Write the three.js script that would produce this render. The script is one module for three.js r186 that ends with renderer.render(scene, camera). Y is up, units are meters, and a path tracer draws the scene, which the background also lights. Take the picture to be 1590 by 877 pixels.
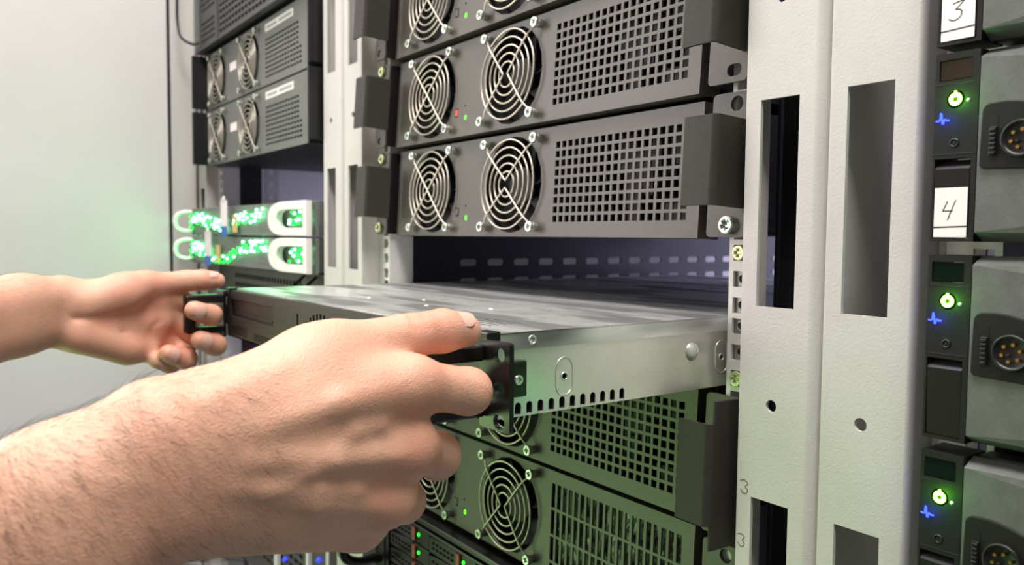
import * as THREE from 'three';
import { mergeGeometries, mergeVertices, toCreasedNormals } from 'three/addons/utils/BufferGeometryUtils.js';
import { RoundedBoxGeometry } from 'three/addons/geometries/RoundedBoxGeometry.js';
import { RectAreaLightUniformsLib } from 'three/addons/lights/RectAreaLightUniformsLib.js';
RectAreaLightUniformsLib.init();

// ---------------------------------------------------------------- camera, light, exposure
const S = 0.001;                       // the script measures in millimetres, the scene in metres
const scene = new THREE.Scene();
scene.background = new THREE.Color(0x000000);
const camera = new THREE.PerspectiveCamera(38.788, 1590 / 877, 0.02, 20);
{
  const right = new THREE.Vector3(0.58403747, 0.00894211, -0.81167744), up = new THREE.Vector3(-0.05195432, 0.99830084, -0.0263853), back = new THREE.Vector3(0.81006233, 0.05758016, 0.58350968);
  camera.quaternion.setFromRotationMatrix(new THREE.Matrix4().makeBasis(right, up, back));
  camera.position.set(311.1 * S, 84.9 * S, 392.7 * S);
}
camera.focus = 0.44; camera.userData.fStop = 12;
const renderer = new THREE.WebGLRenderer({ antialias: true });
renderer.toneMapping = THREE.LinearToneMapping;
renderer.toneMappingExposure = 0.92;
renderer.shadowMap.enabled = true;
const FLOOR = -1240, CEIL = 1400, WX0 = -1140, WX1 = 2100, WZ0 = -1900, WZ1 = 1800;   // the room
const GREEN = 2.8, LAMP_COLOUR = 0xfff7f5, REAR_LAMP_COLOUR = 0xd8d3ff;
function areaLight(colour, intensity, w, h, [x, y, z], [tx, ty, tz]) {
  const l = new THREE.RectAreaLight(colour, intensity, w * S, h * S);
  l.position.set(x * S, y * S, z * S); l.lookAt(tx * S, ty * S, tz * S); l.castShadow = true; scene.add(l); return l;
}
const LAMPS = [[400, 460, 34], [-600, 330, 12]];           // x, z, intensity of the ceiling panels over the front aisle
for (const [x, z, i] of LAMPS) areaLight(LAMP_COLOUR, i, 1150, 280, [x, CEIL - 46, z], [x, 0, z + 0.001]);
const WIN = { z0: 620, z1: 1420, y0: 20, y1: 1100 };                        // window in the left wall, past the end of the glossy panel
areaLight(0xfff4f2, 6, WIN.z1 - WIN.z0, WIN.y1 - WIN.y0, [WX0 + 12, (WIN.y0 + WIN.y1) / 2, (WIN.z0 + WIN.z1) / 2], [WX0 + 1000, (WIN.y0 + WIN.y1) / 2, (WIN.z0 + WIN.z1) / 2]);
areaLight(REAR_LAMP_COLOUR, 24, 1150, 280, [-500, CEIL - 46, -1250], [-500, 0, -1250.001]);
areaLight(REAR_LAMP_COLOUR, 7, 1500, 1000, [-300, 150, WZ0 + 14], [-300, 150, 0]);     // window in the wall behind the racks

// ---------------------------------------------------------------- helpers
let seed = 7;
const rnd = () => { seed = (seed * 1664525 + 1013904223) % 4294967296; return seed / 4294967296; };
const taken = {};
function numbered(name) { const n = taken[name] = (taken[name] ?? -1) + 1; return n ? `${name}_${String(n).padStart(3, '0')}` : name; }
function boxUV(g) {                    // uv in metres, laid on along the main direction of each face
  const p = g.attributes.position, n = g.attributes.normal, uv = new Float32Array(p.count * 2);
  for (let i = 0; i < p.count; i++) {
    const t = i - i % 3, sum = k => g.index ? n['get' + k](i) : n['get' + k](t) + n['get' + k](t + 1) + n['get' + k](t + 2), ax = Math.abs(sum('X')), ay = Math.abs(sum('Y')), az = Math.abs(sum('Z'));
    const [a, b] = ax > ay && ax > az ? [p.getZ(i), p.getY(i)] : ay > az ? [p.getX(i), p.getZ(i)] : [p.getX(i), p.getY(i)];
    uv[2 * i] = a; uv[2 * i + 1] = b;
  }
  g.setAttribute('uv', new THREE.BufferAttribute(uv, 2)); return g;
}
function join(gs) {
  gs = [gs].flat().map(g => { g = g.index ? g.toNonIndexed() : g.clone(); for (const k of Object.keys(g.attributes)) if (!['position', 'normal', 'uv'].includes(k)) g.deleteAttribute(k); return g; });
  return gs.length > 1 ? mergeGeometries(gs) : gs[0];
}
const mm = gs => boxUV(join(gs).scale(S, S, S));      // millimetre geometries -> one geometry in metres
function mesh(name, g, mat, parent, pos) {            // g: millimetre geometries, or a finished one (userData.m)
  const geo = g.isBufferGeometry && g.userData.m ? g : mm(g); geo.userData.m = true;
  const m = new THREE.Mesh(geo, mat); m.castShadow = m.receiveShadow = true;
  if (pos) m.position.set(pos[0] * S, pos[1] * S, pos[2] * S);
  m.name = parent && parent !== scene ? name : numbered(name); (parent || scene).add(m); return m;
}
const keep = g => { const o = mm(g); o.userData.m = true; return o; };
function tag(o, label, category, group) { o.userData.label = label; o.userData.category = category; if (group) o.userData.group = group; return o; }
function thing(name, label, category, [x, y, z] = [0, 0, 0], group) {
  const o = new THREE.Group(); o.name = numbered(name); o.position.set(x * S, y * S, z * S); scene.add(o); return tag(o, label, category, group);
}
function struct(name, g, mat, pos) { const m = mesh(name, g, mat, scene, pos); m.userData.kind = 'structure'; return m; }
const box = (x0, x1, y0, y1, z0, z1) => new THREE.BoxGeometry(x1 - x0, y1 - y0, z1 - z0).translate((x0 + x1) / 2, (y0 + y1) / 2, (z0 + z1) / 2);
const rbox = (x0, x1, y0, y1, z0, z1, r = 1, s = 2) => new RoundedBoxGeometry(x1 - x0, y1 - y0, z1 - z0, s, r).translate((x0 + x1) / 2, (y0 + y1) / 2, (z0 + z1) / 2);
const cylZ = (x, y, z0, z1, r, n = 20, r2 = r) => new THREE.CylinderGeometry(r2, r, z1 - z0, n).rotateX(Math.PI / 2).translate(x, y, (z0 + z1) / 2);
const v3 = (a) => new THREE.Vector3(...a);
function tube(pts, r, seg = 24, n = 6, closed = false) { return new THREE.TubeGeometry(new THREE.CatmullRomCurve3(pts.map(v3), closed, 'centripetal'), seg, r, n, closed); }
function rod(a, b, r, n = 6) { return new THREE.TubeGeometry(new THREE.LineCurve3(v3(a), v3(b)), 1, r, n); }
function rectPath(P, x0, x1, y0, y1, r = 0) {
  if (!r) { P.moveTo(x0, y0); P.lineTo(x1, y0); P.lineTo(x1, y1); P.lineTo(x0, y1); P.closePath(); return P; }
  P.moveTo(x0 + r, y0); P.lineTo(x1 - r, y0); P.absarc(x1 - r, y0 + r, r, -Math.PI / 2, 0); P.lineTo(x1, y1 - r); P.absarc(x1 - r, y1 - r, r, 0, Math.PI / 2);
  P.lineTo(x0 + r, y1); P.absarc(x0 + r, y1 - r, r, Math.PI / 2, Math.PI); P.lineTo(x0, y0 + r); P.absarc(x0 + r, y0 + r, r, Math.PI, Math.PI * 1.5); return P;
}
const hole = (x0, x1, y0, y1, r = 0) => rectPath(new THREE.Path(), x0, x1, y0, y1, r);
const round = (x, y, r) => { const p = new THREE.Path(); p.absarc(x, y, r, 0, Math.PI * 2); return p; };
function plate(outline, holes, z0, z1, cs = 4) {      // a sheet with cut-outs
  const s = outline instanceof THREE.Shape ? outline : rectPath(new THREE.Shape(), ...outline); s.holes.push(...holes);
  return new THREE.ExtrudeGeometry(s, { depth: z1 - z0, bevelEnabled: false, curveSegments: cs }).translate(0, 0, z0);
}
const faceX = g => g.rotateY(Math.PI / 2);            // a sheet in xy to a sheet in (−z, y)

// value noise for textures
const hash = (x, y, s) => { let h = Math.imul(x, 374761393) ^ Math.imul(y, 668265263) ^ Math.imul(s, 1274126177); h = Math.imul(h ^ (h >>> 13), 1274126177); return ((h ^ (h >>> 16)) >>> 0) / 4294967296; };
function noise(x, y, s, per, perY = per) {
  const xi = Math.floor(x), yi = Math.floor(y), fx = x - xi, fy = y - yi, w = t => t * t * (3 - 2 * t), m = v => ((v % per) + per) % per, q = v => ((v % perY) + perY) % perY;
  const a = hash(m(xi), q(yi), s), b = hash(m(xi + 1), q(yi), s), c = hash(m(xi), q(yi + 1), s), d = hash(m(xi + 1), q(yi + 1), s);
  return a + (b - a) * w(fx) + (c - a) * w(fy) + (a - b - c + d) * w(fx) * w(fy);
}
function texture(n, metres, f, colour = false) {      // f(u, v) -> grey 0..1 or [r, g, b] sRGB 0..1
  const d = new Uint8Array(n * n * 4);
  for (let j = 0; j < n; j++) for (let i = 0; i < n; i++) { let c = f(i / n, j / n); if (typeof c === 'number') c = [c, c, c]; const o = (j * n + i) * 4; for (let k = 0; k < 3; k++) d[o + k] = Math.max(0, Math.min(255, c[k] * 255)); d[o + 3] = 255; }
  const t = new THREE.DataTexture(d, n, n); t.wrapS = t.wrapT = THREE.RepeatWrapping; t.magFilter = THREE.LinearFilter; t.minFilter = THREE.LinearMipmapLinearFilter; t.generateMipmaps = true;
  t.repeat.set(1 / metres, 1 / metres); if (colour) t.colorSpace = THREE.SRGBColorSpace; t.needsUpdate = true; return t;
}
const peel = texture(256, 0.06, (u, v) => 0.5 * noise(u * 64, v * 64, 1, 64) + 0.5 * noise(u * 120, v * 120, 2, 120));
const grit = texture(256, 0.03, (u, v) => 0.6 * noise(u * 90, v * 90, 3, 90) + 0.4 * noise(u * 45, v * 45, 4, 45));
const wear = (r, g, b, k, s, metres = 0.21) => texture(256, metres, (u, v) => { const n = 0.55 * noise(u * 9, v * 9, s, 9) + 0.3 * noise(u * 37, v * 37, s + 1, 37) + 0.15 * noise(u * 110, v * 110, s + 2, 110); return [r, g, b].map(c => c * (1 - k + 2 * k * n)); }, true);
const std = o => new THREE.MeshStandardMaterial({ side: THREE.DoubleSide, ...o });
const M = {
  post: std({ map: wear(0.765, 0.756, 0.735, 0.02, 11), roughness: 0.5, bumpMap: peel, bumpScale: 0.00007 }),
  rail: std({ map: wear(0.82, 0.815, 0.79, 0.03, 15), roughness: 0.45, metalness: 0.15 }),
  face: std({ map: wear(0.285, 0.273, 0.243, 0.05, 21), roughness: 0.42, bumpMap: grit, bumpScale: 0.00006 }),
  faceLeft: std({ map: wear(0.40, 0.41, 0.39, 0.05, 25), roughness: 0.55 }),
  chassis: std({ color: 0x1b1b1b, roughness: 0.5, metalness: 0.2 }),
  black: std({ color: 0x101010, roughness: 0.38 }),
  blackSatin: std({ color: 0x171514, roughness: 0.27, bumpMap: grit, bumpScale: 0.00003 }),
  handle: new THREE.MeshPhysicalMaterial({ side: THREE.DoubleSide, specularIntensity: 0.35, map: wear(0.22, 0.212, 0.19, 0.06, 29), roughness: 0.5, bumpMap: grit, bumpScale: 0.0001 }),
  fan: std({ color: 0x060606, roughness: 0.6 }),
  wire: std({ color: 0xbdb7a8, roughness: 0.32, metalness: 0.75 }),
  screw: std({ color: 0xcfd8cc, roughness: 0.25, metalness: 0.85 }),
  zinc: std({ color: 0xbfc79a, roughness: 0.35, metalness: 0.8 }),
  nut: std({ color: 0x9b9d98, roughness: 0.4, metalness: 0.7 }),
  white: std({ color: 0xe9e7e2, roughness: 0.5 }),
  paper: std({ color: 0xece6e4, roughness: 0.75 }),
  gold: std({ color: 0xd9b35a, roughness: 0.3, metalness: 1 }),
  darkGap: std({ color: 0x232323, roughness: 0.8 }),
  insert: std({ color: 0x3a3a3c, roughness: 0.5, metalness: 0.4 }),
};
const glow = (hex, k) => std({ color: 0x050505, emissive: hex, emissiveIntensity: k, roughness: 0.4 });
const ledGreen = glow(0x55ff10, 3), ledGreen2 = glow(0x18ff30, 3), ledBlue = glow(0x2030ff, 4);

// ---------------------------------------------------------------- the room
const wallPaint = std({ map: wear(0.55, 0.55, 0.54, 0.015, 41, 1.3), roughness: 0.8 });
struct('floor', box(WX0 - 200, WX1 + 200, FLOOR - 120, FLOOR, WZ0 - 200, WZ1 + 200), std({ map: wear(0.27, 0.31, 0.27, 0.08, 45, 0.9), roughness: 0.4 }));
struct('ceiling', box(WX0 - 200, WX1 + 200, CEIL, CEIL + 120, WZ0 - 200, WZ1 + 200), std({ map: wear(0.8, 0.8, 0.79, 0.015, 43, 1.3), roughness: 0.85 }));
struct('wall_back', box(WX0 - 200, WX1 + 200, FLOOR, CEIL, WZ0 - 150, WZ0), wallPaint);
struct('wall_front', box(WX0 - 200, WX1 + 200, FLOOR, CEIL, WZ1, WZ1 + 150), wallPaint);
struct('wall_right', box(WX1, WX1 + 150, FLOOR, CEIL, WZ0, WZ1), wallPaint);
struct('wall_left', [box(WX0 - 150, WX0 - 4, FLOOR, CEIL, WZ0, WZ1)], wallPaint);
const glossWhite = std({ map: wear(0.86, 0.855, 0.845, 0.012, 47, 0.9), roughness: 0.22 });
struct('trim_1', rbox(WX0 - 4, WX0 + 4, FLOOR, CEIL, 67, WIN.z0 - 60, 2), glossWhite).userData.label = 'glossy white wall panel at the end of the rack row';
struct('trim_2', rbox(WX0 - 4, WX0 + 4, FLOOR, CEIL, 22, 62, 2), std({ color: 0xc9c8c3, roughness: 0.45 }));
struct('trim_3', box(WX0 - 4, WX0 + 1, FLOOR, CEIL, 61.5, 67.5), M.darkGap);  // near-black strip filling the gap between the two wall panels
{
  const w = struct('window_1', box(WX0 - 3.8, WX0 + 2, WIN.y0, WIN.y1, WIN.z0, WIN.z1), std({ color: 0xffffff, emissive: 0xf4f6ff, emissiveIntensity: 1.6 })); w.userData.label = 'bright frosted window pane past the glossy panel';
  mesh('window_frame', [box(WX0 - 4, WX0 + 8, WIN.y1, WIN.y1 + 40, WIN.z0 - 40, WIN.z1 + 40), box(WX0 - 4, WX0 + 8, WIN.y0 - 40, WIN.y0, WIN.z0 - 40, WIN.z1 + 40), box(WX0 - 4, WX0 + 8, WIN.y0, WIN.y1, WIN.z0 - 40, WIN.z0), box(WX0 - 4, WX0 + 8, WIN.y0, WIN.y1, WIN.z1, WIN.z1 + 40)], M.white, w);
}
{
  const w = struct('window_2', box(-1050, 450, -350, 650, WZ0 + 1, WZ0 + 8), std({ color: 0xffffff, emissive: REAR_LAMP_COLOUR, emissiveIntensity: 1.5 })); w.userData.label = 'bluish window pane behind the racks';
  mesh('window_frame', [box(-1090, 490, 650, 690, WZ0 + 0.5, WZ0 + 12), box(-1090, 490, -390, -350, WZ0 + 0.5, WZ0 + 12), box(-1090, -1050, -350, 650, WZ0 + 0.5, WZ0 + 12), box(450, 490, -350, 650, WZ0 + 0.5, WZ0 + 12)], M.white, w);
}
for (const [x, z] of [...LAMPS, [-500, -1250]]) {
  const rear = z < 0, t = thing('ceiling_light', rear ? 'cool white ceiling light panel over the aisle behind the racks' : `white ceiling light panel ${x === 400 ? 'in front of the rack with the numbered units' : x === -600 ? 'over the hands pulling the server' : 'by the wall facing the racks'}`, 'ceiling light', [x, CEIL, z], 'ceiling light panels');
  mesh('frame', [box(-620, 620, -44, 0, -170, -145), box(-620, 620, -44, 0, 145, 170), box(-620, -590, -44, 0, -145, 145), box(590, 620, -44, 0, -145, 145)], M.white, t);
  mesh('diffuser', box(-590, 590, -40, -30, -145, 145), std({ color: 0xffffff, emissive: rear ? REAR_LAMP_COLOUR : LAMP_COLOUR, emissiveIntensity: 2 }), t);
}

// ---------------------------------------------------------------- racks: posts with slots, mounting rails, sides
const U = 44.45, RACK_TOP = 800;
const slotYs = []; for (let k = -5; k <= 3; k++) slotYs.push(-63 + 222.5 * k + 0);      // top edges of the slots; 114 high
function post(w, mirror, slotX = 10.2, r = 8, q = 0.8) {   // local x 0 = inner edge, w = outer edge, front at z = 0, y absolute; r, q: outer and inner corner radius
  const holes = [];
  for (const t of slotYs) { const top = t + 1.5; if (top < RACK_TOP - 40 && top - 114 > FLOOR + 60) holes.push(hole(slotX, slotX + 24.4, top - 114, top)); const c = top + 54; if (c < RACK_TOP - 20 && c > FLOOR + 20) holes.push(round(slotX + 11.8, c, 3.4)); }
  const f = plate([q, w - r, FLOOR + 20, RACK_TOP], holes, -2.2, 0, 8);
  const h = RACK_TOP - FLOOR - 20, cy = (RACK_TOP + FLOOR + 20) / 2;
  const corner = new THREE.CylinderGeometry(r, r, h, 10, 1, true, 0, Math.PI / 2).translate(w - r, cy, -r);
  const side = box(w - 2, w, FLOOR + 20, RACK_TOP, -70, -r), inner = box(0, 2, FLOOR + 20, RACK_TOP, -19.8, -q);
  const lip = new THREE.CylinderGeometry(q, q, h, 8, 1, true, -Math.PI / 2, Math.PI / 2).translate(q, cy, -q);
  const g = join([f, corner, side, inner, lip]);
  if (mirror) { g.scale(-1, 1, 1); const p = g.attributes.position, n = g.attributes.normal; for (let i = 0; i < p.count; i += 3) for (const a of [p, n]) for (const k of ['X', 'Y', 'Z']) { const q = a['get' + k](i); a['set' + k](i, a['get' + k](i + 2)); a['set' + k](i + 2, q); } }
  return keep(g);
}
const holeYs = []; for (let k = -27; k <= 17; k++) for (const d of [0, 15.875, 31.75]) holeYs.push(k * U + d);
function rail(mirror) {                    // holes at local x 0, inner edge at -8
  const s = mirror ? -1 : 1, hs = holeYs.map(y => hole(-4.75, 4.75, y - 4.75, y + 4.75));
  const a = plate([-8, 17, FLOOR + 20, RACK_TOP], hs, -2, 0), b = box(-8, -6, FLOOR + 20, RACK_TOP, -28, -2);
  const g = join([a, b]); if (mirror) g.rotateY(Math.PI).translate(0, 0, -2).rotateZ(0); // symmetric in z up to the flange
  if (mirror) { const b2 = box(6, 8, FLOOR + 20, RACK_TOP, -28, -2), a2 = plate([-17, 8, FLOOR + 20, RACK_TOP], holeYs.map(y => hole(-4.75, 4.75, y - 4.75, y + 4.75)), -2, 0); return keep([a2, b2]); }
  return keep(g);
}
const postR = post(51.3, false), postL = post(51.3, true), postNarrow = post(48.2, true, 13.8, 1.2, 3.5), railR = rail(false), railL = rail(true);
const headGeo = (r, h, s = 0.42) => {      // pan head with a cross recess, axis z, base at 0
  const sh = new THREE.Shape(); sh.absarc(0, 0, r, 0, Math.PI * 2); const a = r * s * 1.25, b = r * 0.17, c = new THREE.Path();
  [[b, a], [b, b], [a, b], [a, -b], [b, -b], [b, -a], [-b, -a], [-b, -b], [-a, -b], [-a, b], [-b, b], [-b, a]].forEach(([x, y], i) => i ? c.lineTo(x, y) : c.moveTo(x, y)); c.closePath(); sh.holes.push(c);
  const top = new THREE.ExtrudeGeometry(sh, { depth: h * 0.45, bevelEnabled: true, bevelThickness: h * 0.3, bevelSize: r * 0.16, bevelOffset: -r * 0.16, bevelSegments: 3, curveSegments: 12 }).translate(0, 0, h * 0.35);
  return keep([top, cylZ(0, 0, 0, h * 0.4, r * 0.9, 18)]);
};
const screwHead = headGeo(4.3, 3), bigHead = headGeo(5.4, 3.4), flatHead = headGeo(4.6, 1.6), tinyHead = headGeo(2.6, 1.4);
const nutGeo = keep([plate([-4.6, 4.6, -4.6, 4.6], [round(0, 0, 2.4)], -4, -2.4, 8), new THREE.TorusGeometry(2.6, 0.5, 6, 18).translate(0, 0, -2.4)]);
const hubs = { left: -835.65, centre: -232.55, right: 370.55 };
function rack(cx, label, shown) {
  const t = thing('server_rack', label, 'rack', [cx, FLOOR, 0], 'row of light grey server racks'), dy = -FLOOR;
  for (const s of [-1, 1]) {
    { const slim = cx === hubs.right && s < 0; mesh('post', slim ? postNarrow : s > 0 ? postR : postL, M.post, t, [s * (232.55 + (slim ? 20.4 : 17.3)), dy, 20]); }
    if (cx === hubs.centre && s > 0) {
      const b = mesh('side_bracket', [box(239, 296, dy + 72, dy + RACK_TOP, -32, -30), rbox(252, 296, dy + 146, dy + 149, -30, -24, 1), box(239, 296, dy + FLOOR + 20, dy + 20, -32, -30)], M.black, t);
      for (const y of [112, -170]) mesh('screw', screwHead, M.screw, b, [277, dy + y, -30]);
      mesh('side_bracket', plate([239, 296, dy + 20, dy + 72], [round(284, dy + 56, 6)], -32, -30, 10), M.insert, t);
    } else mesh('post_liner', box(s * 252 - (s > 0 ? 0 : 46), s * 252 + (s > 0 ? 46 : 0), dy + FLOOR + 20, dy + RACK_TOP, -48, -46), M.post, t);
    const r = mesh('mounting_rail', s > 0 ? railR : railL, M.rail, t, [s * 232.55, dy, 0]);
    for (const [y, kind] of shown[s] ?? []) mesh(kind ? 'rail_screw' : 'cage_nut', kind ? flatHead : nutGeo, kind ? M.zinc : M.nut, r, [0, y, kind ? 0.3 : 0]);
    mesh('rear_post', box(s > 0 ? 286 : -298, s > 0 ? 298 : -286, dy + FLOOR + 20, dy + RACK_TOP, -800, -740), M.post, t);
    mesh('side_panel', box(s > 0 ? 298.6 : -300.6, s > 0 ? 300.6 : -298.6, dy + FLOOR + 20, dy + RACK_TOP, -740, -52), M.rail, t);
    if (cx === hubs.left) { mesh('perforated_strip', faceX(plate([74, 100, -130, 300], [...Array(19)].map((_, i) => hole(83, 91, -120 + i * 22, -111 + i * 22)), -1, 1)), M.post, t, [s * 240, dy, 0]); mesh('rail_plate', box(s * 236 - 1, s * 236 + 1, dy - 130, dy + 300, -69, -30), M.chassis, t); continue; }
    mesh('shelf_rail', faceX(plate([70, 700, -120, 190], [...Array(16)].flatMap((_, i) => [hole(95 + i * 38, 118 + i * 38, 50, 58, 3.5), hole(95 + i * 38, 118 + i * 38, 28, 36, 3.5)]), -1, 1, 4)), M.chassis, t, [s * 236, dy, 0]);
    mesh('rail_plate', box(s * 236 - 1, s * 236 + 1, dy - 130, dy + 200, -69, -30), M.chassis, t);
  }
  mesh('base', box(-300, 300, 0, 20, -800, 18), M.post, t);
  mesh('top_cover', box(-300, 300, RACK_TOP - FLOOR, RACK_TOP - FLOOR + 20, -800, 18), M.post, t);
  return t;
}
const cageHoles = [60.325, 44.45, 31.75, 15.875].map(y => [y, 0]);
rack(hubs.left, 'light grey server rack holding the trays of green lights', {});
rack(hubs.centre, 'light grey server rack that the steel server is pulled from', { 1: [...cageHoles, [76.2, 1], [0, 1]], [-1]: [[76.2, 0], [60.325, 0], [44.45, 0]] });
rack(hubs.right, 'light grey server rack holding the units numbered by hand', {});

// ---------------------------------------------------------------- black units with two fans
const ringR = [37.4, 30.8, 24.1, 17.4, 10.6], WR = 0.82;
function guard(kind) {
  const g = ringR.map(r => new THREE.TorusGeometry(r, WR, 6, 44)), h = 35.75, e = WR * 1.8;
  const arm = (sx, sy, cx, cy) => [[sx * h, sy * h, -1.5], [sx * (h - 5), sy * (h - 5), 0], [sx * (h - 8), sy * (h - 8), e], [cx + sx * 2.2, cy + sy * 2.2, e]];
  const bent = (a, b, c) => tube([...a.slice(0, 3), [a[3][0], a[3][1], e], c, [b[3][0], b[3][1], e], ...b.slice(0, 3).reverse()], WR, 40, 6);
  if (kind === 'cross') for (const [sx] of [[1], [-1]]) g.push(rod([sx * (h - 7), h - 7, e], [-sx * (h - 7), 7 - h, e], WR), ...[1, -1].map(s => rod([s * sx * (h - 7), s * (h - 7), e], [s * sx * h, s * h, -1.5], WR)));
  else if (kind === 'updown') for (const s of [1, -1]) g.push(bent(arm(-1, s, -0.3, s * 3), arm(1, s, 0.3, s * 3), [0, s * 3.2, e]));
  else for (const s of [1, -1]) g.push(bent(arm(s, -1, s * 3, -0.3), arm(s, 1, s * 3, 0.3), [s * 3.2, 0, e]));
  for (const sx of [-1, 1]) for (const sy of [-1, 1]) g.push(new THREE.TorusGeometry(3.2, WR, 5, 14).translate(sx * h, sy * h, -1.5));
  return keep(g);
}
const guards = { cross: guard('cross'), updown: guard('updown'), sides: guard('sides') };
const bladeGeo = (() => {
  const g = [cylZ(0, 0, -20, -7, 16, 28)];
  for (let k = 0; k < 7; k++) {
    const a0 = k * Math.PI * 2 / 7, pos = [], idx = [];
    for (let i = 0; i <= 4; i++) for (let j = 0; j <= 3; j++) { const r = 15 + i * 5.4, a = a0 + j / 3 * 0.62 + i * 0.05; pos.push(Math.cos(a) * r, Math.sin(a) * r, -9 - j * 3.2); }
    for (let i = 0; i < 4; i++) for (let j = 0; j < 3; j++) { const q = i * 4 + j; idx.push(q, q + 4, q + 1, q + 1, q + 4, q + 5); }
    const b = new THREE.BufferGeometry(); b.setAttribute('position', new THREE.Float32BufferAttribute(pos, 3)); b.setAttribute('uv', new THREE.Float32BufferAttribute(new Float32Array(pos.length / 3 * 2), 2)); b.setIndex(idx); b.computeVertexNormals(); g.push(b);
  }
  return keep(g);
})();
const fanFrame = keep([plate([-40, 40, -40, 40], [round(0, 0, 39.4)], -24, -4, 24), box(-4, 4, -38, 38, -24, -21), box(-38, 38, -4, 4, -24, -21)]);
const H = 88.2, FX = [-140.2, -9.7], FZ = -8;                       // unit height, fan centres, face plane in the unit's own frame
function squareGrid() { const hs = []; for (let c = 0; c < 19; c++) for (let r = 0; r < 9; r++) { const x = 47.2 + c * 7.42, y = 12.2 + r * 7.25; hs.push(hole(x, x + 5, y, y + 5)); } return hs; }
function slotGrid() { const hs = []; for (let c = 0; c < 20; c++) for (let r = 0; r < 4; r++) { const x = 47.2 + c * 7.05, y = 77.5 - r * 21.6; hs.push(hole(x, x + 4.6, Math.max(3, y - 19.6), y)); } return hs; }
const facePlate = gridHoles => keep([plate([-214, 196.5, 0.6, H - 0.6], [...FX.map(x => round(x, 44.1, 40.6)), hole(-98.8, -92.6, 18.8, 27), round(-81.6, 28.4, 1.1), hole(-81, -78.6, 15.2, 19.2), ...gridHoles], FZ - 1.6, FZ, 10),
  box(194.9, 196.5, 0.6, H - 0.6, FZ - 20, FZ - 1.6), box(-214, -212.4, 0.6, H - 0.6, FZ - 20, FZ - 1.6), box(-212, 194, H - 2.2, H - 0.6, FZ - 12, FZ - 1.6), box(-212, 194, 0.6, 2.2, FZ - 12, FZ - 1.6)]);
const facePlates = { square: facePlate(squareGrid()), slots: facePlate(slotGrid()) };
const chassisGeo = keep([box(-211, 194, 2.4, 3.4, -470, FZ - 13), box(-211, 194, H - 3.6, H - 2.6, -470, FZ - 13), box(-211, -210, 3.4, H - 3.6, -470, FZ - 13), box(193, 194, 3.4, H - 3.6, -470, FZ - 13), box(-211, 194, 3.4, H - 3.6, -471, -470)]);
const innerGeo = (() => { const g = []; for (let k = 0; k < 13; k++) { const x = 60 + rnd() * 110, y = 8 + rnd() * 46, w = 5 + rnd() * 18, h = 8 + rnd() * 22; g.push(box(x, Math.min(x + w, 192), y, y + h, -60 - rnd() * 60, -32 - rnd() * 14)); } g.push(box(150, 178, 9, 24, -60, -22), box(30, 195, 5, 8, -300, -26)); return keep(g); })();
const earR = keep(plate(rectPath(new THREE.Shape(), 212, 241, 0.8, H - 0.8, 3), [hole(226, 236.6, 4.4, 11.6, 3.5), round(230, 80.4, 4.6)], 0, 2, 6));
const earL = keep(plate(rectPath(new THREE.Shape(), -241, -219, 0.8, H - 0.8, 3), [hole(-236, -229, 4.4, 11.6, 3.4), round(-232.5, 80.4, 4)], 0, 2, 6));
const earLink = s => keep(s > 0 ? [box(212, 213.6, 2, H - 2, -30, 0.2), box(194, 213, 4, H - 4, -32, -30)] : [box(-220.6, -219, 2, H - 2, -30, 0.2), box(-220, -213, 4, H - 4, -32, -30)]);
const links = [earLink(1), earLink(-1)];
function pullHandle(x, y0, y1, s0, s1, d = 30) {                     // a bent plate: side plate reaching forward, flap folded inwards
  const r = 4, P = new THREE.Shape(); P.moveTo(x - 24, d); P.lineTo(x - r, d); P.absarc(x - r, d - r, r, Math.PI / 2, 0, true); P.lineTo(x, 2.1); P.lineTo(x - 2, 2.1); P.lineTo(x - 2, d - r); P.absarc(x - r, d - r, r - 2, 0, Math.PI / 2, false); P.lineTo(x - 24, d - 2); P.closePath();
  const g = [toCreasedNormals(new THREE.ExtrudeGeometry(P, { depth: y1 - y0, bevelEnabled: false, curveSegments: 7 }).rotateX(Math.PI / 2).translate(0, y1, 0), 0.5)];
  if (s1 > y1) g.push(rbox(x - 2, x + 0.1, s0, s1, 2.1, d - r, 0.9));
  return keep(g);
}
const handleR = pullHandle(239.3, 17.6, 69.6, 17.6, 69.6), handleL = pullHandle(-213.6, 17.6, 69.6, 17.6, 69.6), handleTall = pullHandle(239.3, 14, 74, -1, 88);
const foil = (() => {                                               // crumpled filter behind the slots
  const g = new THREE.PlaneGeometry(150, 84, 60, 34), p = g.attributes.position;
  for (let i = 0; i < p.count; i++) p.setZ(i, 5 * noise(p.getX(i) * 0.16 + 40, p.getY(i) * 0.06 + 40, 51, 999) + 3 * noise(p.getX(i) * 0.35 + 80, p.getY(i) * 0.2 + 80, 53, 999));
  g.computeVertexNormals(); return keep(g.toNonIndexed().translate(117, 43, FZ - 11));
})();
const foilMat = std({ map: texture(256, 0.08, (u, v) => { const n = noise(u * 30, v * 10, 61, 30, 10) * 0.6 + noise(u * 60, v * 34, 62, 60, 34) * 0.4, k = n > 0.55 ? 0.5 : 0.16; return [k * 0.95, k, k * 0.9]; }, true), roughness: 0.35, metalness: 0.5 });
const ledGeo = keep(rbox(-81, -78.6, 15.2, 19.2, FZ - 1, FZ + 0.5, 0.5)), switchGeo = keep(rbox(-97.9, -93.5, 19.7, 26.1, FZ - 2, FZ + 0.5, 0.5));
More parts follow.
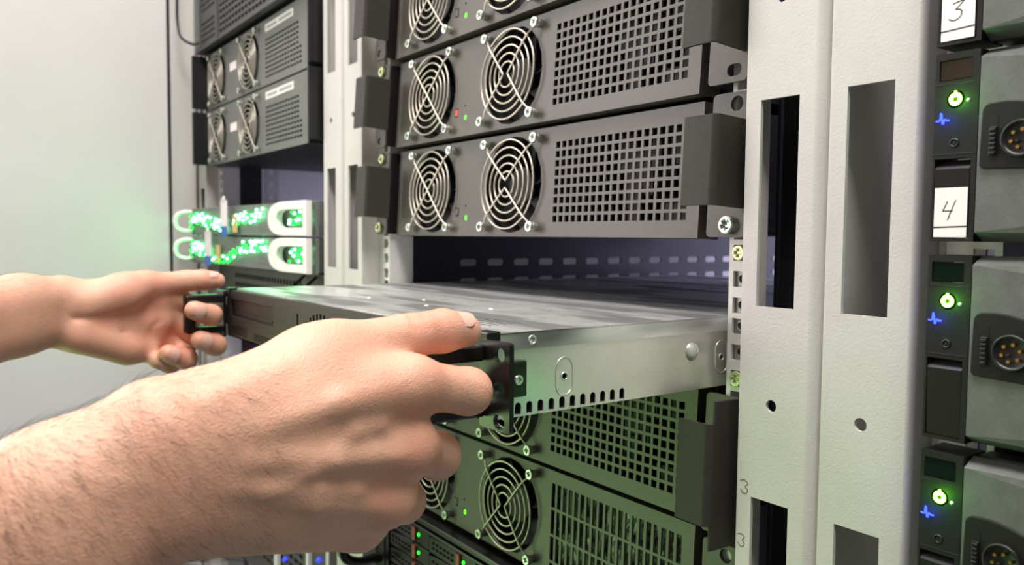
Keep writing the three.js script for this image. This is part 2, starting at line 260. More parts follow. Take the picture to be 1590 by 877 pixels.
function fanUnit(label, yc, tilt, zb, o) {
  const t = thing('fan_unit', label, 'rack unit', [hubs.centre, yc - 44.1, zb], 'black units with two fans'); t.rotation.x = -tilt;
  mesh('face_plate', facePlates[o.grid], M.face, t);
  mesh('chassis', chassisGeo, M.chassis, t).rotation.x = tilt;
  if (o.grid === 'slots') mesh('filter_sheet', foil, foilMat, t); else mesh('circuit_board', innerGeo, M.insert, t).rotation.x = tilt;
  FX.forEach((x, i) => {
    const f = mesh('fan', fanFrame, M.fan, t, [x, 44.1, FZ - 2]); mesh('fan_blades', bladeGeo, M.fan, f);
    mesh('fan_guard', guards[o.spokes[i]], M.wire, t, [x, 44.1, FZ + 6]);
    for (const sx of [-1, 1]) for (const sy of [-1, 1]) { const s = mesh('screw', screwHead, M.screw, t, [x + sx * 35.75, 44.1 + sy * 35.75, FZ + 5]); s.rotation.z = rnd() * 3; mesh('spacer', spacerGeo, M.nut, s); }
  });
  mesh('ear', earR, M.face, t); mesh('ear', earL, M.face, t); mesh('ear_bracket', links[0], M.black, t); mesh('ear_bracket', links[1], M.black, t);
  mesh('handle', o.tall ? handleTall : handleR, M.handle, t); mesh('handle', handleL, M.handle, t);
  mesh('switch', switchGeo, o.red ? M.red : M.face, t);
  mesh('indicator_light', ledGeo, ledGreen, t);
  for (const [x, y] of o.screws ?? []) { const s = mesh('mounting_screw', bigHead, x > 0 ? M.screw : M.zinc, t, [x, y, 2]); s.rotation.z = 0.5; }
  return t;
}
M.red = std({ color: 0xd8431f, roughness: 0.45, emissive: 0xd8431f, emissiveIntensity: 0.12 });
const spacerGeo = keep(cylZ(0, 0, -5, 0, 3.4, 14));
fanUnit('black two-fan unit at the top of the pile, above the one with the red switch', 310.9, 0.066, 6.5, { grid: 'square', spokes: ['cross', 'updown'], screws: [] });
fanUnit('black two-fan unit with a red switch between its fans', 219.8, 0.066, 6.5, { grid: 'square', spokes: ['cross', 'sides'], red: true, screws: [[-232.5, 80.4]] });
fanUnit('black two-fan unit just above the gap over the pulled server', 128.7, 0.052, 5.2, { grid: 'square', spokes: ['cross', 'updown'], screws: [[229, 8], [-232.5, 80.4], [-232.5, 8]] });
fanUnit('black two-fan unit partly hidden behind and below the pulled server', -54.3, 0.036, 4, { grid: 'square', spokes: ['cross', 'updown'], tall: true, screws: [] });
fanUnit('black two-fan unit with tall slots and a crumpled filter behind them', -146.2, 0.033, 4, { grid: 'slots', spokes: ['cross', 'sides'], screws: [] });

// ---------------------------------------------------------------- the steel server being pulled out
const brushed = texture(512, 0.42, (u, v) => {
  const big = noise(u * 4, v * 16, 71, 4, 16), mid = noise(u * 9 + big * 1.4, v * 42, 72, 9, 42), fine = noise(u * 40, v * 240, 73, 40, 240), sm = Math.max(0, Math.min(1, (0.6 * big + 0.4 * mid - 0.40) * 4));
  const k = 0.95 - 0.42 * sm + 0.05 * (fine - 0.5); return [k * 0.985, k, k * 0.985];
}, true);
const brushedRough = texture(512, 0.42, (u, v) => { const big = noise(u * 4, v * 16, 71, 4, 16), mid = noise(u * 9 + big * 1.4, v * 42, 72, 9, 42); return 0.27 + 0.2 * Math.max(0, Math.min(1, (0.6 * big + 0.4 * mid - 0.40) * 4)) + 0.08 * noise(u * 90, v * 90, 74, 90); });
const lidMat = std({ map: brushed, roughnessMap: brushedRough, roughness: 1, metalness: 0.78 });
const sideMat = std({ map: wear(0.94, 0.935, 0.905, 0.02, 77, 0.1), roughness: 0.32, metalness: 0.88, bumpMap: grit, bumpScale: 0.00001 });
{
  const t = thing('server', 'slim steel server pulled halfway out of the rack by both hands', 'server', [hubs.centre, -8.4, 172]); t.rotation.z = 0.006;
  const L = 610, notches = [...Array(11)].map((_, i) => { const x = 19 + i * 7.25, p = new THREE.Path(); p.moveTo(x - 1.9, 0.7); p.lineTo(x + 1.9, 0.7); p.lineTo(x + 1.9, 5.4); p.absarc(x, 5.4, 1.9, 0, Math.PI); p.closePath(); return p; });
  for (const s of [1, -1]) {
    const side = mesh('side_panel', faceX(plate([0, L, 0, 42.2], [...notches, round(49.5, 18, 1.5), round(176, 18, 1.5)], -0.5, 0.5, 8)), sideMat, t, [s * 216.6, 0, 0]);
    if (s > 0) {
      for (const c of [49.5, 176]) mesh('embossed_pad', (() => { const pts = []; for (let k = 0; k < 28; k++) { const a = k / 28 * Math.PI * 2, y = Math.sin(a); pts.push([0.35, 18 + (y > 0 ? 4.6 : -4.6) + y * 5.6, -c + Math.cos(a) * 5.6]); } return [tube(pts, 0.62, 60, 6, true), new THREE.TorusGeometry(2.0, 0.5, 6, 18).rotateY(Math.PI / 2).translate(0.5, 18, -c)]; })(), sideMat, side);
      mesh('dimple', new THREE.SphereGeometry(7.6, 20, 10, 0, Math.PI * 2, 0, 0.86).rotateZ(-Math.PI / 2).translate(-4.4, 23.5, -149), sideMat, side);
    }
  }
  mesh('bottom_panel', box(-216, 216, 0, 1, -L, 0), sideMat, t);
  mesh('rear_panel', box(-216, 216, 1, 42, -L - 1, -L), M.insert, t);
  const lid = mesh('lid', [box(-218.2, 218.2, 42.6, 43.6, -L, -6), faceX(plate([6, L, 34.6, 43.4], [round(27, 39, 1.5)], -0.5, 0.5, 8)).translate(217.7, 0, 0), box(-218.2, -217.2, 34.6, 43.4, -L, -6)], lidMat, t);
  mesh('lid_screw_hole', new THREE.TorusGeometry(2.1, 0.7, 6, 18).rotateY(Math.PI / 2).translate(218.1, 39, -27), sideMat, lid);
  for (let k = 0; k < 5; k++) mesh('vent_louvre', rbox(120 - k * 2, 186, 43.3, 43.75, -24 - k * 5, -23 - k * 5, 0.2, 1), M.insert, lid);
  for (let k = 0; k < 4; k++) mesh('lid_rivet', new THREE.SphereGeometry(2.2, 12, 6, 0, Math.PI * 2, 0, Math.PI / 2).scale(1, 0.4, 1).translate(-40 + k * 46, 43.6, -60 - (k % 2) * 24), sideMat, lid);
  const bezelMat = std({ map: wear(0.14, 0.115, 0.105, 0.16, 81, 0.12), roughness: 0.5 });
  const slots = []; for (let k = -7; k <= 7; k++) { const x = 6 + k * 6.4, h = Math.sqrt(Math.max(0, 47 * 47 - (k * 6.4) ** 2)) - 10; if (h > 2) slots.push(hole(x - 1.6, x + 1.6, Math.max(3, 38 - h), 0.1 + Math.min(38.5, h), 1)); }
  const low = [...Array(14)].map((_, k) => hole(-202 + k * 3.1, -200.6 + k * 3.1, 2.5, 11)), mid = [...Array(20)].map((_, k) => hole(-140 + k * 4.2, -138 + k * 4.2, 2.5, 9));
  mesh('bezel', [plate([-218, 218, 0, 42.4], [hole(-208, -92, 19, 35), ...slots.map((s, i) => s), ...low, ...mid], -3, 0, 4), box(-218, 218, 41.4, 42.6, -6, -0.2)], bezelMat, t);
  mesh('bezel_recess', [box(-208, -92, 19, 35, -3.6, -2.4), box(-200, -100, 21, 23, -2.4, -1.6)], bezelMat, t);
  mesh('inner_grille', box(-216, 216, 1.2, 41, -9, -8), M.black, t);
  for (const s of [1, -1]) {
    const e = mesh('ear', [plate(rectPath(new THREE.Shape(), 0, 25.6, 0, 43, 1.5), [28, 11.9, -4.2].map(y => hole(12.4, 21.6, y + 5.2, y + 12.2, 3.4)), -1.3, 1.3, 6)], M.blackSatin, t, [s > 0 ? 215.9 : -241.5, -1.4, 2.6]);
    const b = mesh('ear_tab', rbox(s * 218.6 - 1, s * 218.6 + 1, 10.5, 29, -23, 1, 0.9), M.blackSatin, t);
    const sc = mesh('screw', tinyHead, M.screw, b, [s * 219.4, 19.5, -17]); sc.rotation.y = s * Math.PI / 2;
    mesh('pull_handle', [rbox(-6, 6, 31, 38.8, 3.9, 34, 1.6), rbox(-6, 6, 3.4, 9.4, 3.9, 34, 1.6), rbox(-6, 6, 3.4, 38.8, 30, 39, 2.4)], M.blackSatin, t, [s * 215.4, 0, 0]);
    mesh('bezel_cap', rbox(s * 213 - 6, s * 213 + 6, 36, 44.6, -7, 1.2, 0.8), M.blackSatin, t);
  }
}

// ---------------------------------------------------------------- grey units of the right rack with their control strips
const upsGrey = std({ map: wear(0.415, 0.43, 0.415, 0.09, 85, 0.05), roughness: 0.42, metalness: 0.35, bumpMap: grit, bumpScale: 0.00004 });
const stripMat = new THREE.MeshPhysicalMaterial({ color: 0x1b1b19, roughness: 0.5, specularIntensity: 0.5, side: THREE.DoubleSide }), flapMat = new THREE.MeshPhysicalMaterial({ color: 0x1c1a19, roughness: 0.42, specularIntensity: 0.5, side: THREE.DoubleSide }), screenMat = new THREE.MeshPhysicalMaterial({ color: 0x0f1713, roughness: 0.08, clearcoat: 1 });
function handLabel(digit) {                 // a paper slip with a pen-written digit and a ruled line
  const c = document.createElement('canvas'); c.width = 150; c.height = 220; const g = c.getContext('2d');
  g.fillStyle = '#efe8e6'; g.fillRect(0, 0, 150, 220); g.strokeStyle = '#1c1a1c'; g.lineCap = g.lineJoin = 'round';
  g.lineWidth = 7; g.beginPath(); g.moveTo(2, 177); g.lineTo(148, 173); g.stroke();
  g.lineWidth = 5.5; g.beginPath();
  if (digit === 4) { g.moveTo(60, 62); g.lineTo(40, 104); g.lineTo(84, 104); g.moveTo(98, 58); g.bezierCurveTo(84, 90, 76, 110, 64, 142); }
  else { g.moveTo(52, 62); g.bezierCurveTo(70, 57, 88, 56, 102, 53); g.bezierCurveTo(90, 68, 74, 79, 62, 89); g.bezierCurveTo(84, 88, 96, 97, 90, 114); g.bezierCurveTo(82, 136, 52, 142, 34, 126); }
  g.stroke();
  const t = new THREE.CanvasTexture(c); t.colorSpace = THREE.SRGBColorSpace; return std({ map: t, roughness: 0.75 });
}
function paperSheet(x0, x1, y0, y1, z) { const g = new THREE.PlaneGeometry((x1 - x0) * S, (y1 - y0) * S, 4, 6), p = g.attributes.position; for (let i = 0; i < p.count; i++) p.setZ(i, 0.0002 + 0.0003 * Math.sin(p.getX(i) * 300)); g.computeVertexNormals(); g.translate((x0 + x1) / 2 * S, (y0 + y1) / 2 * S, z * S); g.userData.m = true; return g; }
function ngon(polys) {                     // flat-shaded polygons
  const pos = []; for (const p of polys) for (let i = 1; i < p.length - 1; i++) pos.push(...p[0], ...p[i], ...p[i + 1]);
  const g = new THREE.BufferGeometry(); g.setAttribute('position', new THREE.Float32BufferAttribute(pos, 3)); g.setAttribute('uv', new THREE.Float32BufferAttribute(new Float32Array(pos.length / 3 * 2), 2)); g.computeVertexNormals(); return g;
}
const symbolGeo = keep([new THREE.TorusGeometry(1.9, 0.85, 8, 24), rbox(-0.45, 0.45, 1, 3.5, -0.4, 0.6, 0.2)]);
const heartGeo = keep([tube([[-3.1, -0.4, 0], [-1.6, -0.4, 0], [-0.9, 3, 0], [-0.1, -2.1, 0], [0.7, 0.3, 0], [1.2, -0.4, 0], [2.9, -0.5, 0]], 0.4, 40, 6)]);
function numberedUnit(label, y0, digit) {
  const t = thing('power_unit', label, 'rack unit', [129.4, y0, 33], 'grey units with green power buttons'), h = 81.5, W = 480;
  mesh('body', rbox(21, W - 21, 1, h - 1, -430, -14, 2), M.chassis, t);
  mesh('control_strip', [plate([0, 18.4, 0, h], [hole(1.6, 15.4, 69.6, 78.6, 0.6), round(8.8, 61.4, 3.9), hole(1.0, 16.2, 1.4, 36)], -2, 0, 12), box(0, 1.4, 0, h, -20, -2), box(17, 18.4, 0, h, -20, -2), box(1.4, 17, h - 1.4, h, -20, -2), box(1.4, 17, 0, 1.2, -20, -2), box(1.2, 17.2, 36, 38, -6, -2)], stripMat, t);
  mesh('status_screen', rbox(1.8, 15.2, 69.8, 78.4, -2, -0.5, 0.3), screenMat, t);
  const b = mesh('power_button', new THREE.LatheGeometry([[0, 0.1], [2.6, 0.2], [3.2, 0], [3.6, -0.6], [3.7, -2]].map(p => new THREE.Vector2(...p)), 28).rotateX(Math.PI / 2).translate(8.8, 61.4, -0.4), stripMat, t);
  mesh('power_light', symbolGeo, glow(0x90ff40, 20), b, [8.8, 61.4, 0]);
  for (const [c, x, y, i] of [[0x66ff08, 8.8, 61.4, 8e-4], [0x2a3cff, 4, 53, 3e-4]]) { const l = new THREE.PointLight(c, i); l.position.set(x * S, y * S, 4.5 * S); l.shadow.radius = 0.1; l.castShadow = true; t.add(l); }
  mesh('indicator_light', new THREE.SphereGeometry(0.8, 12, 8).translate(14.2, 60.4, 0), M.white, t);
  mesh('indicator_light', heartGeo, glow(0x2a3cff, 6), t, [4.0, 53, 0.1]);
  mesh('key_socket', [new THREE.TorusGeometry(1.6, 0.5, 8, 20).translate(9, 42.6, 0), cylZ(9, 42.6, -0.5, 0.3, 0.9, 12)], M.black, t);
  const f = mesh('flap', [ngon([[[1.3, 1.7, -0.7], [15.9, 1.7, -0.7], [15.9, 31.5, 0.1], [1.3, 31.5, 0.1]], [[1.3, 31.5, 0.1], [15.9, 31.5, 0.1], [15.9, 35.4, -3.4], [1.3, 35.4, -3.4]], [[15.9, 1.7, -0.7], [15.9, 1.7, -5], [15.9, 35.4, -3.4], [15.9, 31.5, 0.1]]]), box(1.4, 15.8, 1.8, 35, -7, -4.5)], flapMat, t);
  mesh('seam', [rbox(0.2, 17.9, 37.6, 38.1, -0.3, 0.15, 0.1, 1), rbox(0.2, 17.9, 67.9, 68.3, -0.3, 0.15, 0.1, 1)], M.black, t);
  if (digit) mesh('paper_label', paperSheet(1.5, 15.7, 1.9, 23.4, -0.02), handLabel(digit), t).userData.label = `white paper slip with a pen-written ${digit}`;
  const x0 = 19.2, zf = 1, X = 250, k = 33, zb = -13;                // faceted front panel that bulges towards its middle
  const hs = [rectPath(new THREE.Path(), 22.2, 60, 31, 55)];
  const main = ngon([[[x0, 4, zf], [x0, 4, zf], [X, k, zf], [X, h - k, zf], [x0, h - 4, zf]]]);
  mesh('front_panel', [main, ngon([[[x0, 4, zf], [x0, 0, zb + 6], [W, 0, zb], [X + 60, 20, zf - 5], [X, k, zf]], [[x0, h - 4, zf], [X, h - k, zf], [X + 60, h - 20, zf - 5], [W, h, zb], [x0, h, zb + 6]], [[X, k, zf], [X + 60, 20, zf - 5], [X + 60, h - 20, zf - 5], [X, h - k, zf]], [[X + 60, 20, zf - 5], [W, 0, zb], [W, h, zb], [X + 60, h - 20, zf - 5]], [[x0, 0, zb], [x0, 4, zf], [x0, h - 4, zf], [x0, h, zb]]]), box(x0, W, 0.4, h - 0.4, -24, zb - 0.2)], upsGrey, t);
  const sh = new THREE.Shape(); sh.moveTo(22.6, 31); sh.lineTo(58, 29.5); sh.lineTo(58, 52); sh.lineTo(46, 53.5); sh.bezierCurveTo(38, 56.5, 33, 57.6, 28, 57.4); sh.lineTo(24.4, 57.2); sh.quadraticCurveTo(21.4, 57, 21.3, 54); sh.lineTo(20.8, 33); sh.quadraticCurveTo(20.8, 31.2, 22.6, 31);
  const rec = mesh('socket_plate', new THREE.ExtrudeGeometry(sh, { depth: 0.9, bevelEnabled: true, bevelSize: 0.5, bevelThickness: 0.5, bevelSegments: 2, curveSegments: 8 }).translate(0, 0, zf - 0.2), stripMat, t);
  mesh('slide_switch', [box(24.3, 27.4, 35.2, 52.2, zf + 1.15, zf + 1.35), ...[...Array(6)].map((_, i) => rbox(24.6, 27, 36 + i * 1.9, 37.3 + i * 1.9, zf + 1.2, zf + 3, 0.4, 1)), rbox(24.4, 27.2, 35.6, 47.6, zf + 1.2, zf + 2.2, 0.3, 1)], M.black, rec);
  const cn = mesh('connector', [new THREE.LatheGeometry([[0, 0.2], [5.9, 0.2], [6.2, 1.6], [7.2, 1.8], [7.7, 1.2], [7.8, 0]].map(p => new THREE.Vector2(...p)), 32).rotateX(Math.PI / 2).translate(36.4, 42, zf + 1.1), rbox(34.6, 36, 40.4, 41.4, zf + 1.2, zf + 2.6, 0.3, 1)], M.black, rec);
  for (let a = 0; a < 6; a++) mesh('contact_pin', cylZ(36.4 + 3.6 * Math.cos(a * 1.047 + 0.3), 42 + 3.6 * Math.sin(a * 1.047 + 0.3), zf + 1.3, zf + 2.6, 0.75, 8), M.gold, cn);
  return t;
}
numberedUnit('grey unit with a black control strip and a paper slip reading 3', 169.2, 3);
numberedUnit('grey unit with a lit power button and a paper slip reading 4', 84.3, 4);
numberedUnit('grey unit with a lit power button under the one numbered 4, its flap bare', -3.2, 0);
numberedUnit('lowest grey unit, second below the one numbered 4', -90.6, 0);

// pen marks on the post beside the tall handle
function penMark(x, y, k) {
  const c = [[-3, 4.4], [1, 5.6], [4, 3], [1.6, 0.4], [4, -1.5], [2.6, -4.6], [-1, -4.2], [-2.4, -2]].map(([a, b]) => [x + a * k, y + b * k, 20.12]);
  return tube(c, 0.16, 40, 4);
}
const rc = scene.getObjectByName('server_rack_001');
for (const [x, y, k] of [[22.3, -57, 0.75], [21.2, -88.5, 0.7]]) mesh('pen_mark', penMark(x - hubs.centre, y, k).translate(0, -FLOOR, 0), std({ color: 0x4a3f42, roughness: 0.7 }), rc);

// ---------------------------------------------------------------- storage server with drive trays under the fan units
{
  const t = thing('storage_server', 'black storage server with red-latched drive trays and a curved handle', 'server', [hubs.centre, -282, 8]), h = 88;
  mesh('body', box(-214, 214, 1, h - 1, -600, -30), M.chassis, t);
  mesh('top_bezel', [rbox(-222, 222, h - 6, h, -32, 2, 1.5), rbox(-222, 222, h - 11, h - 8, -32, 3, 1.2)], M.blackSatin, t);
  for (const s of [-1, 1]) mesh('side_bezel', [rbox(s * 229.5 - 10.5, s * 229.5 + 10.5, 0, h - 0.5, -4, 1.6, 1.5), box(s * 215.5 - 3.5, s * 215.5 + 3.6, 0, h - 12, -30, 0)], M.blackSatin, t);
  for (let c = 0; c < 5; c++) for (let r = 0; r < 4; r++) {
    const x0 = -211 + c * 84, y1 = h - 13.2 - r * 18.4, y0 = y1 - 16.8, d = mesh('drive_tray', (() => {
      const pts = []; const s = new THREE.Shape(); s.moveTo(0, 0); s.lineTo(50, 0); s.lineTo(50, 16.6); s.quadraticCurveTo(24, 16.6, 0, 13.5); s.closePath();
      for (let i = 0; i < 6; i++) for (let j = 0; j < 2; j++) s.holes.push(hole(5 + i * 7, 10 + i * 7, 3 + j * 5, 6.4 + j * 5));
      return [new THREE.ExtrudeGeometry(s, { depth: 2, bevelEnabled: true, bevelSize: 0.5, bevelThickness: 0.5, bevelSegments: 1 }).translate(x0, y0, -4), box(x0, x0 + 50, y0 + 0.5, y0 + 13, -14, -13), rbox(x0 + 50.6, x0 + 82, y0, y1, -8, -2, 1)];
    })(), M.blackSatin, t);
    mesh('latch', rbox(x0 + 51.4, x0 + 57.4, y0 + 2, y1 - 1.4, -3, 0.4, 0.8), std({ color: 0x8a3430, roughness: 0.4 }), d);
    mesh('indicator_light', cylZ(x0 + 62, y0 + 9.6, -2.4, -1.2, 1.7, 14), ledGreen2, d);
  }
  mesh('pull_handle', tube([[-231, 70, 0], [-231, 70, 26], [-232, 62, 40], [-232, 44, 44], [-232, 26, 40], [-231, 18, 26], [-231, 18, 0]], 5.5, 50, 10), M.blackSatin, t);
}

// ---------------------------------------------------------------- left rack
const dashGrid = (x0, nx, px, w, y0, ny, py, h) => { const a = []; for (let i = 0; i < nx; i++) for (let j = 0; j < ny; j++) a.push(hole(x0 + i * px, x0 + i * px + w, y0 + j * py, y0 + j * py + h)); return a; };
const FXL = [-153, 1.5];
const leftFace = keep([plate([-214, 214, 0.6, H - 0.6], [...FXL.map(x => round(x, 43, 38)), ...dashGrid(66, 12, 10.2, 7.6, 10, 9, 6.1, 3.2), ...dashGrid(188, 1, 10.2, 7.6, 10, 4, 6.1, 3.2)], -1.6, 0, 8)]);
const leftBox = keep([box(-213, 213, 1, 3, -500, -1.6), box(-213, 213, H - 3, H - 1, -500, -1.6), box(-213, -211, 3, H - 3, -500, -1.6), box(211, 213, 3, H - 3, -500, -1.6), box(-211, 211, 3, H - 3, -502, -500)]);
function smallPrint(w, h, blue) {
  const c = document.createElement('canvas'); c.width = w; c.height = h; const g = c.getContext('2d'); g.fillStyle = '#dcdcd6'; g.fillRect(0, 0, w, h);
  if (blue) { g.fillStyle = '#2a3ac8'; g.fillRect(w * 0.15, h * 0.62, w * 0.7, h * 0.22); g.fillStyle = '#888'; for (let k = 0; k < 5; k++) g.fillRect(w * 0.2, h * (0.08 + 0.1 * k), w * 0.6, h * 0.03); } else { g.fillStyle = '#9a9a96'; g.fillRect(w * 0.06, h * 0.3, w * 0.36, h * 0.4); g.fillRect(w * 0.5, h * 0.3, w * 0.44, h * 0.4); }
  const t = new THREE.CanvasTexture(c); t.colorSpace = THREE.SRGBColorSpace; return std({ map: t, roughness: 0.6 });
}
const stickerBlue = smallPrint(40, 160, true), stickerText = smallPrint(240, 40, false);
for (const [i, y0] of [[0, 283.5], [1, 194]]) {
  const t = thing('ventilated_unit', i ? 'dark grey two-fan unit over the open shelf above the green lights' : 'dark grey two-fan unit right under the slotted black device', 'rack unit', [hubs.left, y0, 25], 'dark grey units of the rack with green lights');
  mesh('face_plate', leftFace, M.faceLeft, t); mesh('chassis', leftBox, M.chassis, t);
  for (const x of FXL) {
    const f = mesh('fan', fanFrame, M.fan, t, [x, 43, 0]); mesh('fan_blades', bladeGeo, M.fan, f);
    mesh('fan_guard', guards.cross, M.wire, t, [x, 43, 5]);
    for (const sx of [-1, 1]) for (const sy of [-1, 1]) mesh('screw', screwHead, M.screw, t, [x + sx * 35.75, 43 + sy * 35.75, 4]);
  }
  mesh('sticker', paperSheet(-212, -194, 22, 76, 0.2), stickerBlue, t); mesh('sticker', paperSheet(-92, -62, 44, 56, 0.2), M.paper, t); mesh('sticker', paperSheet(66, 170, 71, 81, 0.2), stickerText, t);
  mesh('handle', rbox(-220, -214, 2, H - 2, -20, 24, 1.5), M.black, t); mesh('handle', [rbox(214, 242, 2, H - 2, -22, -19, 1), rbox(238, 242, 2, H - 2, -19, 10, 1)], M.black, t);
  mesh('ear', box(-241, -220, 1, H - 1, -24, -22), M.black, t);
}
{
  const t = thing('slotted_device', 'dark rack device with rows of ventilation slots above the two-fan units of the end rack', 'rack unit', [hubs.left, 375, 34], 'dark grey units of the rack with green lights'), h = 176;
  mesh('face_plate', [plate([-226, 226, 0.6, h], [...dashGrid(-212, 6, 12.5, 9, 14, 4, 9, 5), ...dashGrid(-212, 6, 12.5, 9, 62, 4, 9, 5), ...dashGrid(-112, 20, 15, 11.5, 12, 10, 9.5, 5.5)], -2, 0), rbox(-228, 228, 0, 3, -3, 6, 1), rbox(-122, -119, 3, h, -1, 2, 0.5)], std({ color: 0x403e3e, roughness: 0.5 }), t);
  mesh('chassis', [box(-222, 222, 1, 3, -520, -2), box(-222, -220, 3, h, -520, -2), box(220, 222, 3, h, -520, -2), box(-222, 222, 3, h, -522, -520)], M.chassis, t);
  mesh('rim', rbox(-234, -226, 0, h, -32, 6, 1.5), M.faceLeft, t);
}
tag(mesh('cable', tube([[-1092, 560, 62], [-1086, 470, 62], [-1084, 425, 62], [-1066, 398, 60], [-1052, 388, 44], [-1050, 392, 38]], 2.2, 40, 6), M.black), 'thin black cable looping down beside the slotted black device', 'cable');

const beadGeo = keep(new THREE.IcosahedronGeometry(1.8, 1)), trayGreen = std({ map: wear(0.42, 0.43, 0.41, 0.05, 91), roughness: 0.5 });
const beadMats = [glow(0x04ff48, 2.6), glow(0x70ffa8, 16), glow(0x04b030, 1.2)];
const lerp = (a, b, t) => a + (b - a) * t;
function lightTray(label, y0, bands, tagX) {
  const t = thing('light_tray', label, 'light tray', [hubs.left, y0, 36], 'trays of green lights'); t.rotation.y = 0.045;
  const h = 42.5;
  mesh('front_panel', [rbox(-240, 240, 0, h, -4, 0, 1), box(-214, 214, h - 1, h, -260, -4), box(-214, 214, 0, 1, -260, -4), box(-214, -212, 1, h - 1, -260, -4), box(212, 214, 1, h - 1, -260, -4)], trayGreen, t);
  mesh('print_panel', rbox(58, 124, 7, 19, -0.4, 0.6, 0.4), M.faceLeft, t);
  for (const [x0, x1, ya0, ya1, yb0, yb1, n, hot] of bands) for (let k = 0; k < n; k++) {
    const f = (k + rnd() * 0.8) / n, lo = lerp(ya0, yb0, f), hi = lerp(ya1, yb1, f), row = k % 4;
    mesh('light_bead', beadGeo, beadMats[rnd() < hot ? 1 : rnd() < 0.75 ? 0 : 2], t, [lerp(x0, x1, f), lerp(lo, hi, (row + 0.2 + 0.6 * rnd()) / 4), 3 + rnd() * 2]);
  }
  mesh('hanging_tag', [rbox(tagX, tagX + 26, 2, h + 8, 10, 11, 0.4), cylZ(tagX + 13, h + 10, 10, 12, 4, 12)], M.paper, t);
  mesh('hanging_tag', rbox(tagX + 2, tagX + 28, -2, 13, 11.1, 11.6, 0.2, 1), std({ color: 0x2f62b4, roughness: 0.5 }), t);
  mesh('hanging_tag', rbox(tagX + 32, tagX + 50, 4, 30, 4, 5, 0.4), std({ color: 0xd8b878, roughness: 0.6 }), t);
  const s = new THREE.Shape(); s.moveTo(236, 1); s.lineTo(178, 1); s.absarc(160, 21, 21, -1.1, Math.PI + 1.1 - 1.0, true); s.moveTo(236, 1);
  const c = new THREE.Shape(); c.moveTo(236, -1); c.lineTo(168, -1); c.bezierCurveTo(130, -1, 120, 10, 120, 21); c.bezierCurveTo(120, 34, 130, 44, 168, 44); c.lineTo(236, 44); c.closePath();
  const o = new THREE.Path(); o.moveTo(236 - 8, 9); o.lineTo(170, 9); o.bezierCurveTo(152, 9, 148, 14, 148, 21); o.bezierCurveTo(148, 29, 152, 34, 170, 34); o.lineTo(228, 34); o.closePath(); c.holes.push(o);
  mesh('handle', new THREE.ExtrudeGeometry(c, { depth: 6, bevelEnabled: true, bevelSize: 1, bevelThickness: 1, bevelSegments: 2, curveSegments: 8 }).scale(1, 0.9, 1).translate(0, 2.2, 5), M.white, t);
  mesh('handle', tube([[-236, 6, 0], [-238, 6, 12], [-240, 10, 22], [-241, 21, 26], [-240, 32, 22], [-238, 36.5, 12], [-236, 36.5, 0]], 4, 40, 8), M.white, t);
    const l = new THREE.RectAreaLight(0x20ff70, 3.5, 0.44, 0.03); l.position.set(0, 0.02, 0.012); l.rotation.y = Math.PI; l.castShadow = true; t.add(l);
  return t;
}
lightTray('upper tray of green lights with white rounded handles and a yellow tag', 82.5, [[-222, -70, 20, 38, 4, 22, 46, 0.5], [-215, -160, 24, 38, 18, 34, 14, 0.5], [-30, 82, 14, 30, 20, 38, 28, 0.6], [170, 228, 12, 32, 12, 32, 26, 0.35], [-236, -222, 8, 34, 8, 34, 10, 0]], -64);
lightTray('lower tray of green lights with white rounded handles', 37.5, [[-222, -140, 16, 38, 6, 26, 36, 0.5], [-130, -40, 2, 14, 4, 16, 20, 0.25], [-60, 10, 6, 18, 20, 36, 18, 0.25], [0, 100, 20, 38, 24, 40, 34, 0.5], [170, 228, 12, 32, 12, 32, 26, 0.35], [-236, -222, 8, 34, 8, 34, 10, 0]], -138);
{
  const t = thing('shallow_unit', 'black shallow rack unit under the trays of green lights', 'rack unit', [hubs.left, -8, 3]);
  mesh('face_plate', [plate(rectPath(new THREE.Shape(), -241, 241, 0, 43), [...dashGrid(-150, 24, 12, 8, 10, 2, 14, 7)], -2, 0)], M.face, t); mesh('body', box(-215, 215, 1, 42, -300, -4), M.chassis, t);
  mesh('lead', [tube([[150, 40, 2], [152, 20, 24], [170, 8, 30], [210, 16, 24], [230, 34, 4]], 2, 30, 6), tube([[190, 40, 2], [188, 16, 26], [200, 2, 30], [226, 10, 10]], 2, 30, 6)], M.black, t);
  const w = thing('blade_server', 'dark server with small blue lights low in the end rack', 'server', [hubs.left, -420, 12]);
  mesh('face_plate', plate(rectPath(new THREE.Shape(), -241, 241, 0, 131), [...dashGrid(-200, 20, 18, 13, 30, 8, 12, 7)], -2, 0), M.face, w); mesh('body', box(-215, 215, 1, 130, -500, -4), M.chassis, w);
  for (const [x, y] of [[93, 60], [212, 99]]) mesh('indicator_light', new THREE.SphereGeometry(3, 12, 8).translate(x, y, 1), ledBlue, w);
  mesh('rim', [rbox(60, 72, 2, 129, -1, 6, 2), rbox(180, 188, 2, 129, -1, 6, 2), rbox(-238, -150, 2, 129, -1, 5, 2)], M.white, w);
}

// ---------------------------------------------------------------- cabinet with green light panels by the left wall: the lower units mirror it
{
  const t = thing('equipment_cabinet', 'black equipment cabinet with green light panels standing under the frosted window', 'cabinet', [-1000, FLOOR, 900]), top = 1190;
  mesh('body', rbox(-128, 120, 0, top, -470, 470, 4), M.chassis, t);
  for (let k = 0; k < 7; k++) mesh('light_strip', rbox(121, 127, 230 + k * 132, 330 + k * 132, -440, 440, 2), glow(0xcbffaa, GREEN), t);
  const l = new THREE.RectAreaLight(0xcbffaa, GREEN * 0.7, 0.88, 0.9); l.position.set(0.13, 0.68, 0); l.rotation.y = -Math.PI / 2; l.castShadow = true; t.add(l);
}

